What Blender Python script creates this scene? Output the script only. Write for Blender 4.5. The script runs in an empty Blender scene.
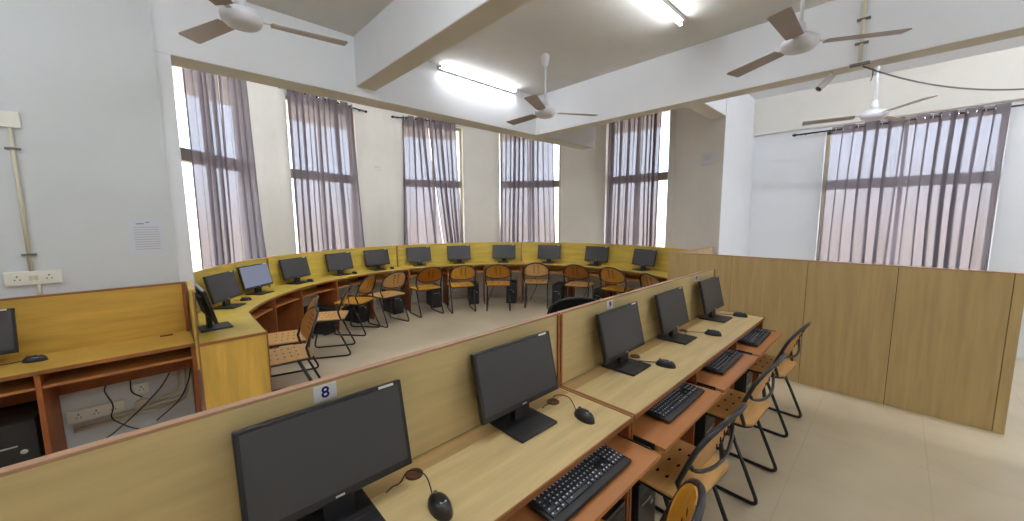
import bpy, bmesh, math, random
from math import sin, cos, pi, radians, atan2, hypot, sqrt, degrees
from mathutils import Vector, Matrix
random.seed(7)
SC = bpy.context.scene
COL = SC.collection

# ------------------------------------------------------------------ materials
def mat(name, color, rough=0.5, spec=0.5, metal=0.0, bump=None, noise=None, coat=0.0):
    """principled material; noise=(scale, amount, (sx,sy,sz)) varies the colour, bump=(scale, strength)"""
    m = bpy.data.materials.new(name); m.use_nodes = True
    nt = m.node_tree; b = nt.nodes['Principled BSDF']
    b.inputs['Base Color'].default_value = (*color, 1)
    b.inputs['Roughness'].default_value = rough
    b.inputs['Metallic'].default_value = metal
    b.inputs['Specular IOR Level'].default_value = spec
    b.inputs['Coat Weight'].default_value = coat
    tc = nt.nodes.new('ShaderNodeTexCoord')
    if noise:
        sc, amt, st = noise
        mp = nt.nodes.new('ShaderNodeMapping'); mp.inputs['Scale'].default_value = st
        nt.links.new(tc.outputs['Object'], mp.inputs['Vector'])
        n = nt.nodes.new('ShaderNodeTexNoise'); n.inputs['Scale'].default_value = sc; n.inputs['Detail'].default_value = 6
        n.inputs['Roughness'].default_value = 0.6
        nt.links.new(mp.outputs['Vector'], n.inputs['Vector'])
        r = nt.nodes.new('ShaderNodeValToRGB')
        lo = tuple(max(0, c * (1 - amt)) for c in color); hi = tuple(min(1, c * (1 + amt)) for c in color)
        r.color_ramp.elements[0].position = 0.3; r.color_ramp.elements[0].color = (*lo, 1)
        r.color_ramp.elements[1].position = 0.7; r.color_ramp.elements[1].color = (*hi, 1)
        nt.links.new(n.outputs['Fac'], r.inputs['Fac'])
        nt.links.new(r.outputs['Color'], b.inputs['Base Color'])
    if bump:
        n2 = nt.nodes.new('ShaderNodeTexNoise'); n2.inputs['Scale'].default_value = bump[0]; n2.inputs['Detail'].default_value = 4
        nt.links.new(tc.outputs['Object'], n2.inputs['Vector'])
        bp = nt.nodes.new('ShaderNodeBump'); bp.inputs['Strength'].default_value = bump[1]; bp.inputs['Distance'].default_value = 0.01
        nt.links.new(n2.outputs['Fac'], bp.inputs['Height']); nt.links.new(bp.outputs['Normal'], b.inputs['Normal'])
    return m

def srgb(r, g, b):
    f = lambda c: (c / 255 / 12.92) if c / 255 <= 0.04045 else ((c / 255 + 0.055) / 1.055) ** 2.4
    return (f(r), f(g), f(b))

M = {}
M['wall'] = mat('wall_paint', srgb(224, 221, 215), 0.85, 0.2, bump=(14, 0.12), noise=(1.3, 0.05, (1, 1, 1)))
M['wall_grey'] = mat('grey_wall_paint', srgb(212, 216, 220), 0.85, 0.2, bump=(10, 0.15), noise=(1.1, 0.06, (1, 1, 1)))
M['white'] = mat('white_paint', srgb(232, 235, 241), 0.8, 0.2, bump=(12, 0.08), noise=(1.2, 0.03, (1, 1, 1)))
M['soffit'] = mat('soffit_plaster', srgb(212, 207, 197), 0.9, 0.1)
M['ceiling'] = mat('ceiling_paint', srgb(214, 213, 210), 0.9, 0.1, bump=(9, 0.2), noise=(0.9, 0.07, (1, 1, 1)))
M['beech'] = mat('beech_laminate', srgb(208, 184, 134), 0.42, 0.45, noise=(2.4, 0.13, (0.9, 9, 9)))
M['beech_panel'] = mat('beech_panel_laminate', srgb(210, 189, 138), 0.45, 0.4, noise=(2.4, 0.10, (0.9, 9, 9)))
M['yellow'] = mat('yellow_laminate', srgb(208, 182, 84), 0.42, 0.4, noise=(2.0, 0.18, (0.8, 0.8, 8)))
M['yellow_v'] = mat('yellow_laminate_upright', srgb(224, 182, 88), 0.42, 0.4, noise=(2.0, 0.20, (9, 9, 0.7)))
M['yellow_o'] = mat('amber_laminate', srgb(206, 166, 78), 0.42, 0.4, noise=(2.0, 0.18, (0.8, 0.8, 8)))
M['beech_dark'] = mat('beech_rear_plank', srgb(176, 146, 98), 0.45, 0.4, noise=(2.4, 0.12, (0.9, 9, 9)))
M['oak'] = mat('partition_laminate', srgb(188, 163, 114), 0.5, 0.35, noise=(2.2, 0.13, (10, 10, 0.7)))
M['edge'] = mat('orange_edge_band', srgb(150, 98, 58), 0.45, 0.4, noise=(3, 0.14, (2, 2, 8)))
M['trim'] = mat('rose_brown_trim', srgb(176, 138, 110), 0.45, 0.4)
M['tray'] = mat('tray_laminate', srgb(180, 120, 72), 0.38, 0.45, noise=(2.2, 0.10, (1, 7, 7)))
M['inner'] = mat('carcass_laminate', srgb(150, 86, 46), 0.5, 0.3, noise=(3, 0.16, (6, 6, 1)))
M['seam'] = mat('dark_seam', srgb(70, 52, 34), 0.8, 0.1)
M['black'] = mat('black_plastic', (0.018, 0.018, 0.020), 0.42, 0.5)
M['black_gloss'] = mat('dark_bezel', (0.014, 0.014, 0.016), 0.28, 0.5)
M['screen'] = mat('screen_glass', (0.050, 0.050, 0.054), 0.5, 0.5)
M['key'] = mat('key_plastic', (0.045, 0.050, 0.066), 0.5, 0.5)
M['keylegend'] = mat('key_legend', (0.55, 0.57, 0.6), 0.6)
M['tube_black'] = mat('black_steel_tube', (0.016, 0.016, 0.018), 0.32, 0.5)
M['ply'] = mat('chair_plywood', srgb(212, 165, 102), 0.4, 0.45, noise=(3, 0.12, (2, 10, 2)))
M['ply_gold'] = mat('chair_gold_plywood', srgb(206, 150, 52), 0.36, 0.5, noise=(3, 0.12, (10, 2, 2)))
M['hole'] = mat('slot_shadow', (0.02, 0.013, 0.008), 0.9, 0.0)
M['pvc'] = mat('ivory_pvc', srgb(214, 208, 186), 0.5, 0.4)
M['socket'] = mat('socket_plastic', srgb(232, 230, 222), 0.4, 0.5)
M['dark_hole'] = mat('socket_hole', (0.02, 0.02, 0.02), 0.7)
M['paper'] = mat('paper', srgb(212, 216, 228), 0.9, 0.1)
M['ink'] = mat('ink', srgb(60, 62, 84), 0.9, 0.1)
M['ink_grey'] = mat('grey_ink', srgb(182, 182, 184), 0.9, 0.1)
M['label'] = mat('label_card', srgb(232, 232, 236), 0.6, 0.3)
M['blue'] = mat('blue_ink', srgb(36, 34, 110), 0.7, 0.1)
M['steel'] = mat('rod_steel', srgb(60, 58, 58), 0.35, 0.5, metal=0.7)
M['ring'] = mat('eyelet_chrome', srgb(225, 225, 228), 0.2, 0.5, metal=0.9)
M['frame'] = mat('window_frame_paint', srgb(150, 142, 130), 0.5, 0.4)
M['frame_light'] = mat('window_frame_light', srgb(190, 180, 150), 0.5, 0.4)
M['fan_blade'] = mat('fan_blade_paint', srgb(150, 134, 120), 0.35, 0.5)
M['fan_body'] = mat('fan_body_paint', srgb(206, 206, 212), 0.3, 0.5)
M['fixture'] = mat('fixture_paint', srgb(226, 226, 224), 0.5, 0.4)
M['cctv'] = mat('camera_housing', srgb(196, 190, 190), 0.4, 0.5)
M['cable_grey'] = mat('grey_cable', srgb(120, 118, 116), 0.6, 0.3)
M['fabric_black'] = mat('black_upholstery', (0.02, 0.024, 0.03), 0.7, 0.3)
M['badge'] = mat('silver_badge', srgb(200, 204, 210), 0.35, 0.5, metal=0.5)
M['grommet'] = mat('brown_grommet', srgb(86, 48, 30), 0.45, 0.4)

def emis(name, color, s):
    m = bpy.data.materials.new(name); m.use_nodes = True; nt = m.node_tree; nt.nodes.clear()
    e = nt.nodes.new('ShaderNodeEmission'); e.inputs[0].default_value = (*color, 1); e.inputs[1].default_value = s
    o = nt.nodes.new('ShaderNodeOutputMaterial'); nt.links.new(e.outputs[0], o.inputs[0]); return m
M['screen_reflection'] = emis('screen_glow', (.26, .29, .38), 0.55)  # glow put into one monitor screen in place of a window reflection
TUBE_S = 100.0
M['lamp'] = emis('fluorescent_glow', (0.93, 0.97, 1.0), TUBE_S)
M['lamp_dim'] = emis('dim_fluorescent_glow', (0.95, 0.97, 1.0), 48.0)  # weaker glow for the two tubes in view, to soften their glare

def floor_mat():
    m = mat('floor_tiles', srgb(202, 188, 162), 0.2, 0.5, noise=(1.6, 0.10, (1, 1, 1)))
    nt = m.node_tree; b = nt.nodes['Principled BSDF']
    ramp = [n for n in nt.nodes if n.type == 'VALTORGB'][0]
    tc = [n for n in nt.nodes if n.type == 'TEX_COORD'][0]
    br = nt.nodes.new('ShaderNodeTexBrick'); br.offset = 0; br.squash = 1
    br.inputs['Scale'].default_value = 1.0; br.inputs['Mortar Size'].default_value = 0.0022
    br.inputs['Brick Width'].default_value = 0.6; br.inputs['Row Height'].default_value = 0.6
    br.inputs['Mortar'].default_value = (*srgb(186, 172, 148), 1)
    br.inputs['Mortar Smooth'].default_value = 0.3
    mp = nt.nodes.new('ShaderNodeMapping'); mp.inputs['Location'].default_value = (0.2, 0.25, 0)
    nt.links.new(tc.outputs['Object'], mp.inputs['Vector']); nt.links.new(mp.outputs[0], br.inputs['Vector'])
    nt.links.new(ramp.outputs['Color'], br.inputs['Color1']); nt.links.new(ramp.outputs['Color'], br.inputs['Color2'])
    nt.links.new(br.outputs['Color'], b.inputs['Base Color'])
    n = nt.nodes.new('ShaderNodeTexNoise'); n.inputs['Scale'].default_value = 3; nt.links.new(tc.outputs['Object'], n.inputs['Vector'])
    mr = nt.nodes.new('ShaderNodeMapRange'); mr.inputs[3].default_value = 0.22; mr.inputs[4].default_value = 0.42
    nt.links.new(n.outputs['Fac'], mr.inputs[0]); nt.links.new(mr.outputs[0], b.inputs['Roughness'])
    return m
M['floor'] = floor_mat()

def curtain_mat():
    m = bpy.data.materials.new('curtain_cloth'); m.use_nodes = True; nt = m.node_tree; nt.nodes.clear()
    o = nt.nodes.new('ShaderNodeOutputMaterial')
    d = nt.nodes.new('ShaderNodeBsdfDiffuse'); t = nt.nodes.new('ShaderNodeBsdfTranslucent'); mx = nt.nodes.new('ShaderNodeMixShader')
    tc = nt.nodes.new('ShaderNodeTexCoord'); mp = nt.nodes.new('ShaderNodeMapping'); mp.inputs['Scale'].default_value = (260, 260, 3)
    n = nt.nodes.new('ShaderNodeTexNoise'); n.inputs['Scale'].default_value = 1
    r = nt.nodes.new('ShaderNodeValToRGB')
    r.color_ramp.elements[0].color = (*srgb(106, 102, 110), 1); r.color_ramp.elements[1].color = (*srgb(142, 136, 142), 1)
    nt.links.new(tc.outputs['Object'], mp.inputs[0]); nt.links.new(mp.outputs[0], n.inputs['Vector']); nt.links.new(n.outputs['Fac'], r.inputs['Fac'])
    nt.links.new(r.outputs[0], d.inputs[0]); t.inputs[0].default_value = (*srgb(118, 110, 116), 1)
    mx.inputs[0].default_value = 0.5
    nt.links.new(d.outputs[0], mx.inputs[1]); nt.links.new(t.outputs[0], mx.inputs[2])
    tr = nt.nodes.new('ShaderNodeBsdfTransparent'); tr.inputs[0].default_value = (.95, .93, .96, 1); m2 = nt.nodes.new('ShaderNodeMixShader'); m2.inputs[0].default_value = 0.125
    nt.links.new(mx.outputs[0], m2.inputs[1]); nt.links.new(tr.outputs[0], m2.inputs[2]); nt.links.new(m2.outputs[0], o.inputs[0])
    return m
M['curtain'] = curtain_mat()

def glass_mat():
    m = bpy.data.materials.new('window_glass'); m.use_nodes = True; nt = m.node_tree; nt.nodes.clear()
    o = nt.nodes.new('ShaderNodeOutputMaterial')
    a = nt.nodes.new('ShaderNodeBsdfTransparent'); a.inputs[0].default_value = (0.96, 0.97, 0.98, 1)
    g = nt.nodes.new('ShaderNodeBsdfGlossy'); g.inputs['Roughness'].default_value = 0.02
    mx = nt.nodes.new('ShaderNodeMixShader'); mx.inputs[0].default_value = 0.06
    nt.links.new(a.outputs[0], mx.inputs[1]); nt.links.new(g.outputs[0], mx.inputs[2]); nt.links.new(mx.outputs[0], o.inputs[0])
    return m
M['glass'] = glass_mat()

# ------------------------------------------------------------------ geometry helpers
class G:
    """collects shapes, then builds ONE mesh object"""
    def __init__(s): s.bm = bmesh.new(); s.mats = []
    def mi(s, m):
        if m not in s.mats: s.mats.append(m)
        return s.mats.index(m)
    def _merge(s, b, m, smooth=False, mtx=None):
        i = s.mi(m)
        if mtx is not None: bmesh.ops.transform(b, matrix=mtx, verts=b.verts)
        mp = {}
        for v in b.verts: mp[v] = s.bm.verts.new(v.co)
        for f in b.faces:
            try: nf = s.bm.faces.new([mp[v] for v in f.verts])
            except ValueError: continue
            nf.material_index = i; nf.smooth = smooth
        b.free(); return s
    def box(s, x0, x1, y0, y1, z0, z1, m, bev=0.0, mtx=None):
        b = bmesh.new()
        vs = [b.verts.new((x, y, z)) for x in (min(x0, x1), max(x0, x1)) for y in (min(y0, y1), max(y0, y1)) for z in (min(z0, z1), max(z0, z1))]
        for q in ((0, 1, 3, 2), (4, 6, 7, 5), (0, 4, 5, 1), (2, 3, 7, 6), (0, 2, 6, 4), (1, 5, 7, 3)): b.faces.new([vs[k] for k in q])
        if bev > 0: bmesh.ops.bevel(b, geom=list(b.edges), offset=bev, segments=2, profile=0.6, affect='EDGES')
        return s._merge(b, m, False, mtx)
    def prism(s, pts, z0, z1, m, bev=0.0, mtx=None, smooth=False):
        b = bmesh.new()
        lo = [b.verts.new((p[0], p[1], z0)) for p in pts]; hi = [b.verts.new((p[0], p[1], z1)) for p in pts]
        n = len(pts)
        b.faces.new(lo[::-1]); b.faces.new(hi)
        for k in range(n): b.faces.new((lo[k], lo[(k + 1) % n], hi[(k + 1) % n], hi[k]))
        bmesh.ops.recalc_face_normals(b, faces=b.faces)
        if bev > 0: bmesh.ops.bevel(b, geom=[e for e in b.edges if abs(e.verts[0].co.z - e.verts[1].co.z) < 1e-7], offset=bev, segments=2, affect='EDGES')
        return s._merge(b, m, smooth, mtx)
    def ribbon(s, A, B, z0, z1, m):
        """solid between polyline A and polyline B (same count) from z0 to z1"""
        b = bmesh.new(); n = len(A)
        V = [[b.verts.new((p[0], p[1], z)) for p in L] for L in (A, B) for z in (z0, z1)]
        al, ah, bl, bh = V
        for k in range(n - 1):
            b.faces.new((al[k], al[k + 1], bl[k + 1], bl[k])); b.faces.new((ah[k], bh[k], bh[k + 1], ah[k + 1]))
            b.faces.new((al[k], ah[k], ah[k + 1], al[k + 1])); b.faces.new((bl[k], bl[k + 1], bh[k + 1], bh[k]))
        b.faces.new((al[0], bl[0], bh[0], ah[0])); b.faces.new((al[-1], ah[-1], bh[-1], bl[-1]))
        bmesh.ops.recalc_face_normals(b, faces=b.faces)
        return s._merge(b, m)
    def tube(s, pts, r, m, seg=10, closed=False, smooth=True):
        P = [Vector(p) for p in pts]; n = len(P); b = bmesh.new(); rings = []
        up = Vector((0, 0, 1)); prev = None
        for k in range(n):
            if closed: t = (P[(k + 1) % n] - P[k - 1])
            else: t = (P[min(k + 1, n - 1)] - P[max(k - 1, 0)])
            t.normalize()
            if prev is None:
                a = up.cross(t)
                if a.length < 1e-3: a = Vector((1, 0, 0)).cross(t)
            else:
                a = prev - t * prev.dot(t)
                if a.length < 1e-4: a = up.cross(t)
            a.normalize(); prev = a; c = t.cross(a)
            rr = r[k] if isinstance(r, (list, tuple)) else r
            rings.append([b.verts.new(P[k] + (a * cos(2 * pi * j / seg) + c * sin(2 * pi * j / seg)) * rr) for j in range(seg)])
        rng = range(n if closed else n - 1)
        for k in rng:
            A, B = rings[k], rings[(k + 1) % n]
            for j in range(seg): b.faces.new((A[j], A[(j + 1) % seg], B[(j + 1) % seg], B[j]))
        if not closed: b.faces.new(rings[0][::-1]); b.faces.new(rings[-1])
        bmesh.ops.recalc_face_normals(b, faces=b.faces)
        return s._merge(b, m, smooth)
    def lathe(s, prof, m, seg=32, c=(0, 0, 0), smooth=True, mtx=None):
        """profile [(r,z)...] turned about z through c"""
        b = bmesh.new(); rings = []
        for r, z in prof:
            if r < 1e-6: rings.append([b.verts.new((c[0], c[1], c[2] + z))])
            else: rings.append([b.verts.new((c[0] + r * cos(2 * pi * j / seg), c[1] + r * sin(2 * pi * j / seg), c[2] + z)) for j in range(seg)])
        for A, B in zip(rings, rings[1:]):
            for j in range(seg):
                k = (j + 1) % seg
                if len(A) == 1 and len(B) == 1: continue
                if len(A) == 1: b.faces.new((A[0], B[j], B[k]))
                elif len(B) == 1: b.faces.new((A[j], B[0], A[k]))
                else: b.faces.new((A[j], B[j], B[k], A[k]))
        bmesh.ops.recalc_face_normals(b, faces=b.faces)
        return s._merge(b, m, smooth, mtx)
    def grid(s, fn, nu, nv, m, smooth=True, th=0.0):
        """surface fn(u,v)->xyz; th gives it thickness along its normal"""
        b = bmesh.new()
        V = [[b.verts.new(fn(i / nu, j / nv)) for j in range(nv + 1)] for i in range(nu + 1)]
        for i in range(nu):
            for j in range(nv): b.faces.new((V[i][j], V[i + 1][j], V[i + 1][j + 1], V[i][j + 1]))
        if th: bmesh.ops.solidify(b, geom=list(b.faces), thickness=th)
        return s._merge(b, m, smooth)
    def build(s, name, parent=None, sub=0, smooth_angle=None):
        me = bpy.data.meshes.new(name); s.bm.to_mesh(me); s.bm.free()
        for m in s.mats: me.materials.append(m)
        o = bpy.data.objects.new(name, me); COL.objects.link(o)
        if parent is not None: o.parent = parent
        return o

def tag(o, label=None, cat=None, group=None, kind=None):
    if label: o['label'] = label
    if cat: o['category'] = cat
    if group: o['group'] = group
    if kind: o['kind'] = kind
    return o
def thing(name, loc, rz=0, label=None, cat=None, group=None):
    o = bpy.data.objects.new(name, None); COL.objects.link(o); o.empty_display_size = 0.1
    o.location = loc; o.rotation_euler = (0, 0, rz); return tag(o, label, cat, group)
KIDS = {}
def dup(root, loc, rz, label, group=None, name=None):
    """copy of a thing with copies of its parts and sub-parts"""
    def cp(o, par):
        c = o.copy(); COL.objects.link(c)
        if par is not None: c.parent = par
        for ch in [x for x in bpy.data.objects if x.parent == o and x is not c]: cp(ch, c)
        return c
    r = cp(root, None); r.location = loc; r.rotation_euler = (0, 0, rz); r['label'] = label
    if group: r['group'] = group
    return r

def arc_pts(cx, cy, r, a0, a1, n): return [(cx + r * cos(radians(a0 + (a1 - a0) * k / n)), cy + r * sin(radians(a0 + (a1 - a0) * k / n))) for k in range(n + 1)]
def rounded(pts, r, n=6):
    """round the corners of an open 3d polyline"""
    P = [Vector(p) for p in pts]; out = [P[0]]
    for a, b, c in zip(P, P[1:], P[2:]):
        d1 = (a - b); d2 = (c - b); q = min(r, d1.length * .49, d2.length * .49)
        s = b + d1.normalized() * q; e = b + d2.normalized() * q
        for k in range(n + 1):
            t = k / n; out.append(s * (1 - t) ** 2 + b * 2 * t * (1 - t) + e * t * t)
    out.append(P[-1]); return out

# ------------------------------------------------------------------ the setting
CX, CY = 2.905, 3.269          # centre of the round end of the room
RP = 2.895                     # inner face of the curved desk screen
RW = 3.12                      # inner face of the curved wall
ZC = 3.36                      # ceiling
Z_BAY = 3.62
XB = 4.19; YA = 3.82           # faces of the two long beams
XR = 6.85                      # right wall
def st(name, g, kind='structure'): return tag(g.build(name), kind=kind)

st('floor', G().box(-3.2, 7.1, -4.2, 6.6, -0.1, 0.0, M['floor']))
st('ceiling', G().box(-3.0, XB + .1, -4.0, YA + .1, ZC, ZC + .12, M['ceiling']).box(XB + .1, XR, -4.0, 1.75, ZC, ZC + .12, M['white']))
outer = arc_pts(CX, CY, RW + .3, -33, 172, 48)
st('ceiling', G().prism([(4.25, 1.66)] + [(5.5, 1.66)] + outer + [(0.05, YA + .1), (4.25, YA + .1)], Z_BAY, Z_BAY + .12, M['ceiling']))
st('wall_left', G().box(-3.0, 0.115, 3.80, 4.05, 0, ZC, M['wall_grey']))
st('column', G().box(0.115, 0.20, YA, 4.05, 0, 2.811, M['white']))
st('wall_near', G().box(-3.2, -3.0, -4.0, 4.05, 0, ZC, M['wall']))
st('wall_front', G().box(-3.0, XR, -4.2, -4.0, 0, ZC, M['wall']))
st('wall_side', G().prism([(5.455, 1.655), (XR, 1.655), (XR, 1.90), (5.63, 1.90)], 0, ZC, M['white']))
# beams
st('ceiling_beam', G().box(0.0, 5.72, YA, YA + .26, 2.815, Z_BAY, M['white']).box(0.02, 5.70, YA + .004, YA + .256, 2.811, 2.815, M['soffit']))
st('ceiling_beam', G().box(XB, XB + .19, -4.0, YA, 2.815, Z_BAY, M['white']).box(XB + .004, XB + .186, -4.0, YA, 2.811, 2.815, M['soffit']))
st('ceiling_beam', G().box(1.56, 1.755, -4.0, YA, 2.90, ZC, M['white']).box(1.564, 1.751, -4.0, YA, 2.896, 2.90, M['soffit']))
st('ceiling_beam', G().box(XB + .19, 5.52, 1.66, 1.86, 2.90, Z_BAY, M['white']).box(XB + .19, 5.47, 1.664, 1.856, 2.896, 2.90, M['soffit']))

# curved wall with five window openings (angles about the centre)
WIN = [(128.0, 148.2), (96.5, 117.3), (60.2, 81.0), (25.0, 47.2), (-12.3, 9.0)]
ZS, ZH = 0.80, 3.34            # sill and head of the curved-wall windows
g = G()
def wall_arc(a0, a1, z0, z1, m=M['wall']):
    n = max(2, int(abs(a1 - a0) / 3))
    g.ribbon(arc_pts(CX, CY, RW, a0, a1, n), arc_pts(CX, CY, RW + .24, a0, a1, n), z0, z1, m)
edges = [166.5] + [a for w in WIN for a in (w[1], w[0])] + [-32.0]
edges[-1] = -14.5
for a, b in zip(edges[0::2], edges[1::2]): wall_arc(b, a, 0, Z_BAY)
e0 = (CX + RW * cos(radians(-14.5)), CY + RW * sin(radians(-14.5))); e1 = (CX + (RW + .24) * cos(radians(-14.5)), CY + (RW + .24) * sin(radians(-14.5)))
g.ribbon([e0, (5.455, 1.66)], [e1, (5.75, 1.66)], 0, Z_BAY, M['wall'])
for w in WIN: wall_arc(w[0], w[1], 0, ZS); wall_arc(w[0], w[1], ZH, Z_BAY)
st('wall_back', g)
st('window_sunshade', G().ribbon(arc_pts(CX, CY, RW + .24, -14, 153, 40), arc_pts(CX, CY, RW + 1.55, -14, 153, 40), 3.40, 3.50, M['wall']))

# right wall with one window opening, and a deeper lintel band above it
WY0, WY1, WZ0, WZ1 = -0.755, 0.80, 0.85, 2.78
g = G()
g.box(XR, XR + .24, -4.0, WY0, 0, ZC, M['white']).box(XR, XR + .24, WY1, 1.90, 0, ZC, M['white'])
g.box(XR, XR + .24, WY0, WY1, 0, WZ0, M['white']).box(XR, XR + .24, WY0, WY1, WZ1, ZC, M['white'])
g.box(XR - .10, XR, -4.0, 1.66, 2.83, ZC, M['wall'])
st('wall_right', g)

def window(n, loc, rz, w, z0, z1, ztr, mull=True):
    """local x along the wall, y outwards; frame with transom and glass panes"""
    r = thing('window_%d' % n, (loc[0], loc[1], 0), rz); r['kind'] = 'structure'
    f = G(); h = w / 2
    f.box(-h, h, 0, .05, z0, z0 + .05, M['frame_light']).box(-h, h, 0, .05, z1 - .05, z1, M['frame'])
    f.box(-h, -h + .045, 0, .05, z0, z1, M['frame_light']).box(h - .045, h, 0, .05, z0, z1, M['frame_light'])
    f.build('window_frame', r)
    t = G(); t.box(-h + .045, h - .045, -.03, .07, ztr - .065, ztr + .065, M['frame']); t.build('transom', r)
    mu = G(); mu.box(-.022, .022, 0, .05, z0 + .05, ztr - .065, M['frame_light']).box(-.018, .018, .005, .045, ztr + .065, z1 - .05, M['frame_light']); mu.build('mullion', r)
    for a, b, c, d in ((-h + .045, -.022, z0 + .05, ztr - .065), (.022, h - .045, z0 + .05, ztr - .065), (-h + .045, -.018, ztr + .065, z1 - .05), (.018, h - .045, ztr + .065, z1 - .05)):
        G().box(a, b, .022, .028, c, d, M['glass']).build('pane', r)
    s = G(); s.box(-h, h, -.10, 0, z0 - .03, z0, M['white']); s.build('window_sill', r)
    return r
for k, (a, b) in enumerate(WIN):
    am = (a + b) / 2; half = radians((b - a) / 2); R = RW + .10
    window(k + 1, (CX + R * cos(half) * cos(radians(am)), CY + R * cos(half) * sin(radians(am))), radians(am - 90), 2 * (RW + .04) * sin(half), ZS, ZH, 2.26)
window(6, (XR + .10, (WY0 + WY1) / 2), -pi / 2, WY1 - WY0, WZ0, WZ1, 2.03)

# ------------------------------------------------------------------ curtains
def curtain_mesh(top0, top1, bot0, bot1, zt, zb, folds, amp, seed, n_out):
    """sheet between plan points: top edge top0->top1, bottom edge bot0->bot1; n_out = plan normal"""
    rnd = random.Random(seed); ph = [rnd.uniform(0, 2 * pi) for _ in range(6)]; am = [rnd.uniform(.6, 1.3) for _ in range(40)]
    sw = rnd.uniform(-.03, .03)
    def fn(u, v):
        x = top0[0] * (1 - u) + top1[0] * u; y = top0[1] * (1 - u) + top1[1] * u
        xb = bot0[0] * (1 - u) + bot1[0] * u; yb = bot0[1] * (1 - u) + bot1[1] * u
        w = v; s = w ** 1.2
        px = x * (1 - s) + xb * s; py = y * (1 - s) + yb * s
        uu = u + .018 * sin(5.1 * v + ph[2]) * sin(pi * u) + .03 * sin(2.2 * pi * u + ph[3]) * v
        f = uu * folds
        a = amp * (0.75 + .35 * sin(f * .7 + ph[4]) + .25 * v * sin(f * 1.31 + ph[5]))
        d = a * sin(2 * pi * f + ph[0] * 0) + amp * .3 * v * sin(2 * pi * f * .5 + ph[1])
        d2 = (.034 + .008 * sin(f * 1.9 + ph[1])) * sin(4 * pi * f + .5 * sin(2.3 * v + ph[2]))
        tx, ty = -n_out[1], n_out[0]
        return (px + n_out[0] * d + tx * d2, py + n_out[1] * d + ty * d2, zt * (1 - v) + zb * v)
    return fn
def add_curtain(label, top0, top1, bot0, bot1, zt, zb, folds, n_out, seed, amp=.040, rings=True):
    mid = ((top0[0] + top1[0]) / 2, (top0[1] + top1[1]) / 2, zb)
    r = thing('curtain', mid, 0, label, 'curtain', 'grey curtains on the windows')
    off = lambda p: (p[0] - mid[0], p[1] - mid[1])
    g = G(); g.grid(curtain_mesh(off(top0), off(top1), off(bot0), off(bot1), zt - zb + .04, 0, folds, amp, seed, n_out), int(folds * 40), 20, M['curtain'])
    g.build('cloth', r)
    if rings:
        k = int(folds * 3)
        tdir = Vector((top1[0] - top0[0], top1[1] - top0[1], 0)).normalized()
        for i in range(k):
            u = (i + .5) / k; c = Vector((*off((top0[0] * (1 - u) + top1[0] * u, top0[1] * (1 - u) + top1[1] * u)), zt - zb - .005))
            e = G(); a = Vector((n_out[0], n_out[1], 0)); b = Vector((0, 0, 1))
            e.tube([c + a * .024 * cos(t * pi / 6) + b * .024 * sin(t * pi / 6) for t in range(12)], .006, M['ring'], 6, closed=True)
            e.build('eyelet', r)
def rod(label, p0, p1, z):
    mid = ((p0[0] + p1[0]) / 2, (p0[1] + p1[1]) / 2, z)
    r = thing('curtain_rod', mid, 0, label, 'curtain rod', 'curtain rods over the windows')
    a = Vector((p0[0] - mid[0], p0[1] - mid[1], 0)); b = -a; d = a.normalized()
    G().tube([a, b], .011, M['steel']).build('pole', r)
    for q, s in ((a, 1), (b, -1)):
        G().tube([q, q + d * s * .03, q + d * s * .055], [.011, .022, .008], M['steel']).build('finial', r)
    nrm = Vector((-d.y, d.x, 0))
    c = Vector((CX - mid[0], CY - mid[1], 0)) if hypot(mid[0] - CX, mid[1] - CY) < 3.2 and mid[1] > 1.9 else Vector((-1, 0, 0))
    if nrm.dot(c) > 0: nrm = -nrm
    for q in (a * .92, b * .92):
        G().tube([q, q + nrm * .10], .007, M['steel']).build('bracket', r)
ZR = 3.38
names = ['nearest the grey wall', 'second from the grey wall', 'in the middle of the round wall', 'behind the hanging ceiling fan', 'nearest the white column']
spec = [  # per window: (angle from, to) at top, same at bottom for each cloth
    [((147.9, 139.4), (148.0, 139.4), 2.6), ((139.0, 130.6), (139.0, 127.8), 2.2)],
    [((117.7, 108.2), (117.0, 107.5), 3), ((107.8, 98.1), (107.0, 95.6), 2.6)],
    [((81.3, 73.8), (82.9, 68.6), 2.4), ((72.6, 62.8), (66.8, 61.0), 2.7)],
    [((46.3, 36.7), (47.4, 36.5), 3), ((36.3, 27.0), (36.1, 25.8), 2.6)],
    [((7.2, -1.8), (7.6, -1.2), 3), ((-2.2, -10.4), (-1.6, -10.7), 3)]]
lw = [['grey curtain beside the bright glass strip, on the window nearest the grey wall', 'grey curtain flaring at its hem on the window nearest the grey wall'],
      ['grey curtain beside the thin gold-lit edge of the second window', 'dark-folded grey curtain on the second window, ending by the bare rod tip'],
      ['slim grey curtain sweeping right at its hem, on the middle window of the round wall', 'grey curtain on the middle window of the round wall, ending at the yellowish window edge'],
      ['grey curtain on the window behind the ceiling fan, half touching the wide bare wall', 'grey curtain on the window behind the ceiling fan, with a thin bright slit beside it'],
      ['brownish grey curtain on the window nearest the white column, half against the bare wall', 'brownish grey curtain beside the bright white glass strip nearest the white column']]
for k, (a, b) in enumerate(WIN):
    am = radians((a + b) / 2); rm = 2.975
    def on(ang, rr=rm):
        t = radians(ang) - am; q = rr * cos(radians(11)) / cos(t) if abs(t) < .4 else rr
        q = rr / cos(t) * cos(radians(0)) ; return (CX + q * cos(radians(ang)), CY + q * sin(radians(ang)))
    rod('dark curtain rod over the window ' + names[k], on(b + 3.0), on(a - 2.6), ZR)
    for j, (tp, bt, fo) in enumerate(spec[k]):
        add_curtain(lw[k][j], on(tp[0]), on(tp[1]), on(bt[0]), on(bt[1]), ZR, .74, fo, (cos(am), sin(am)), k * 7 + j)
XC = XR - .15
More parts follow.
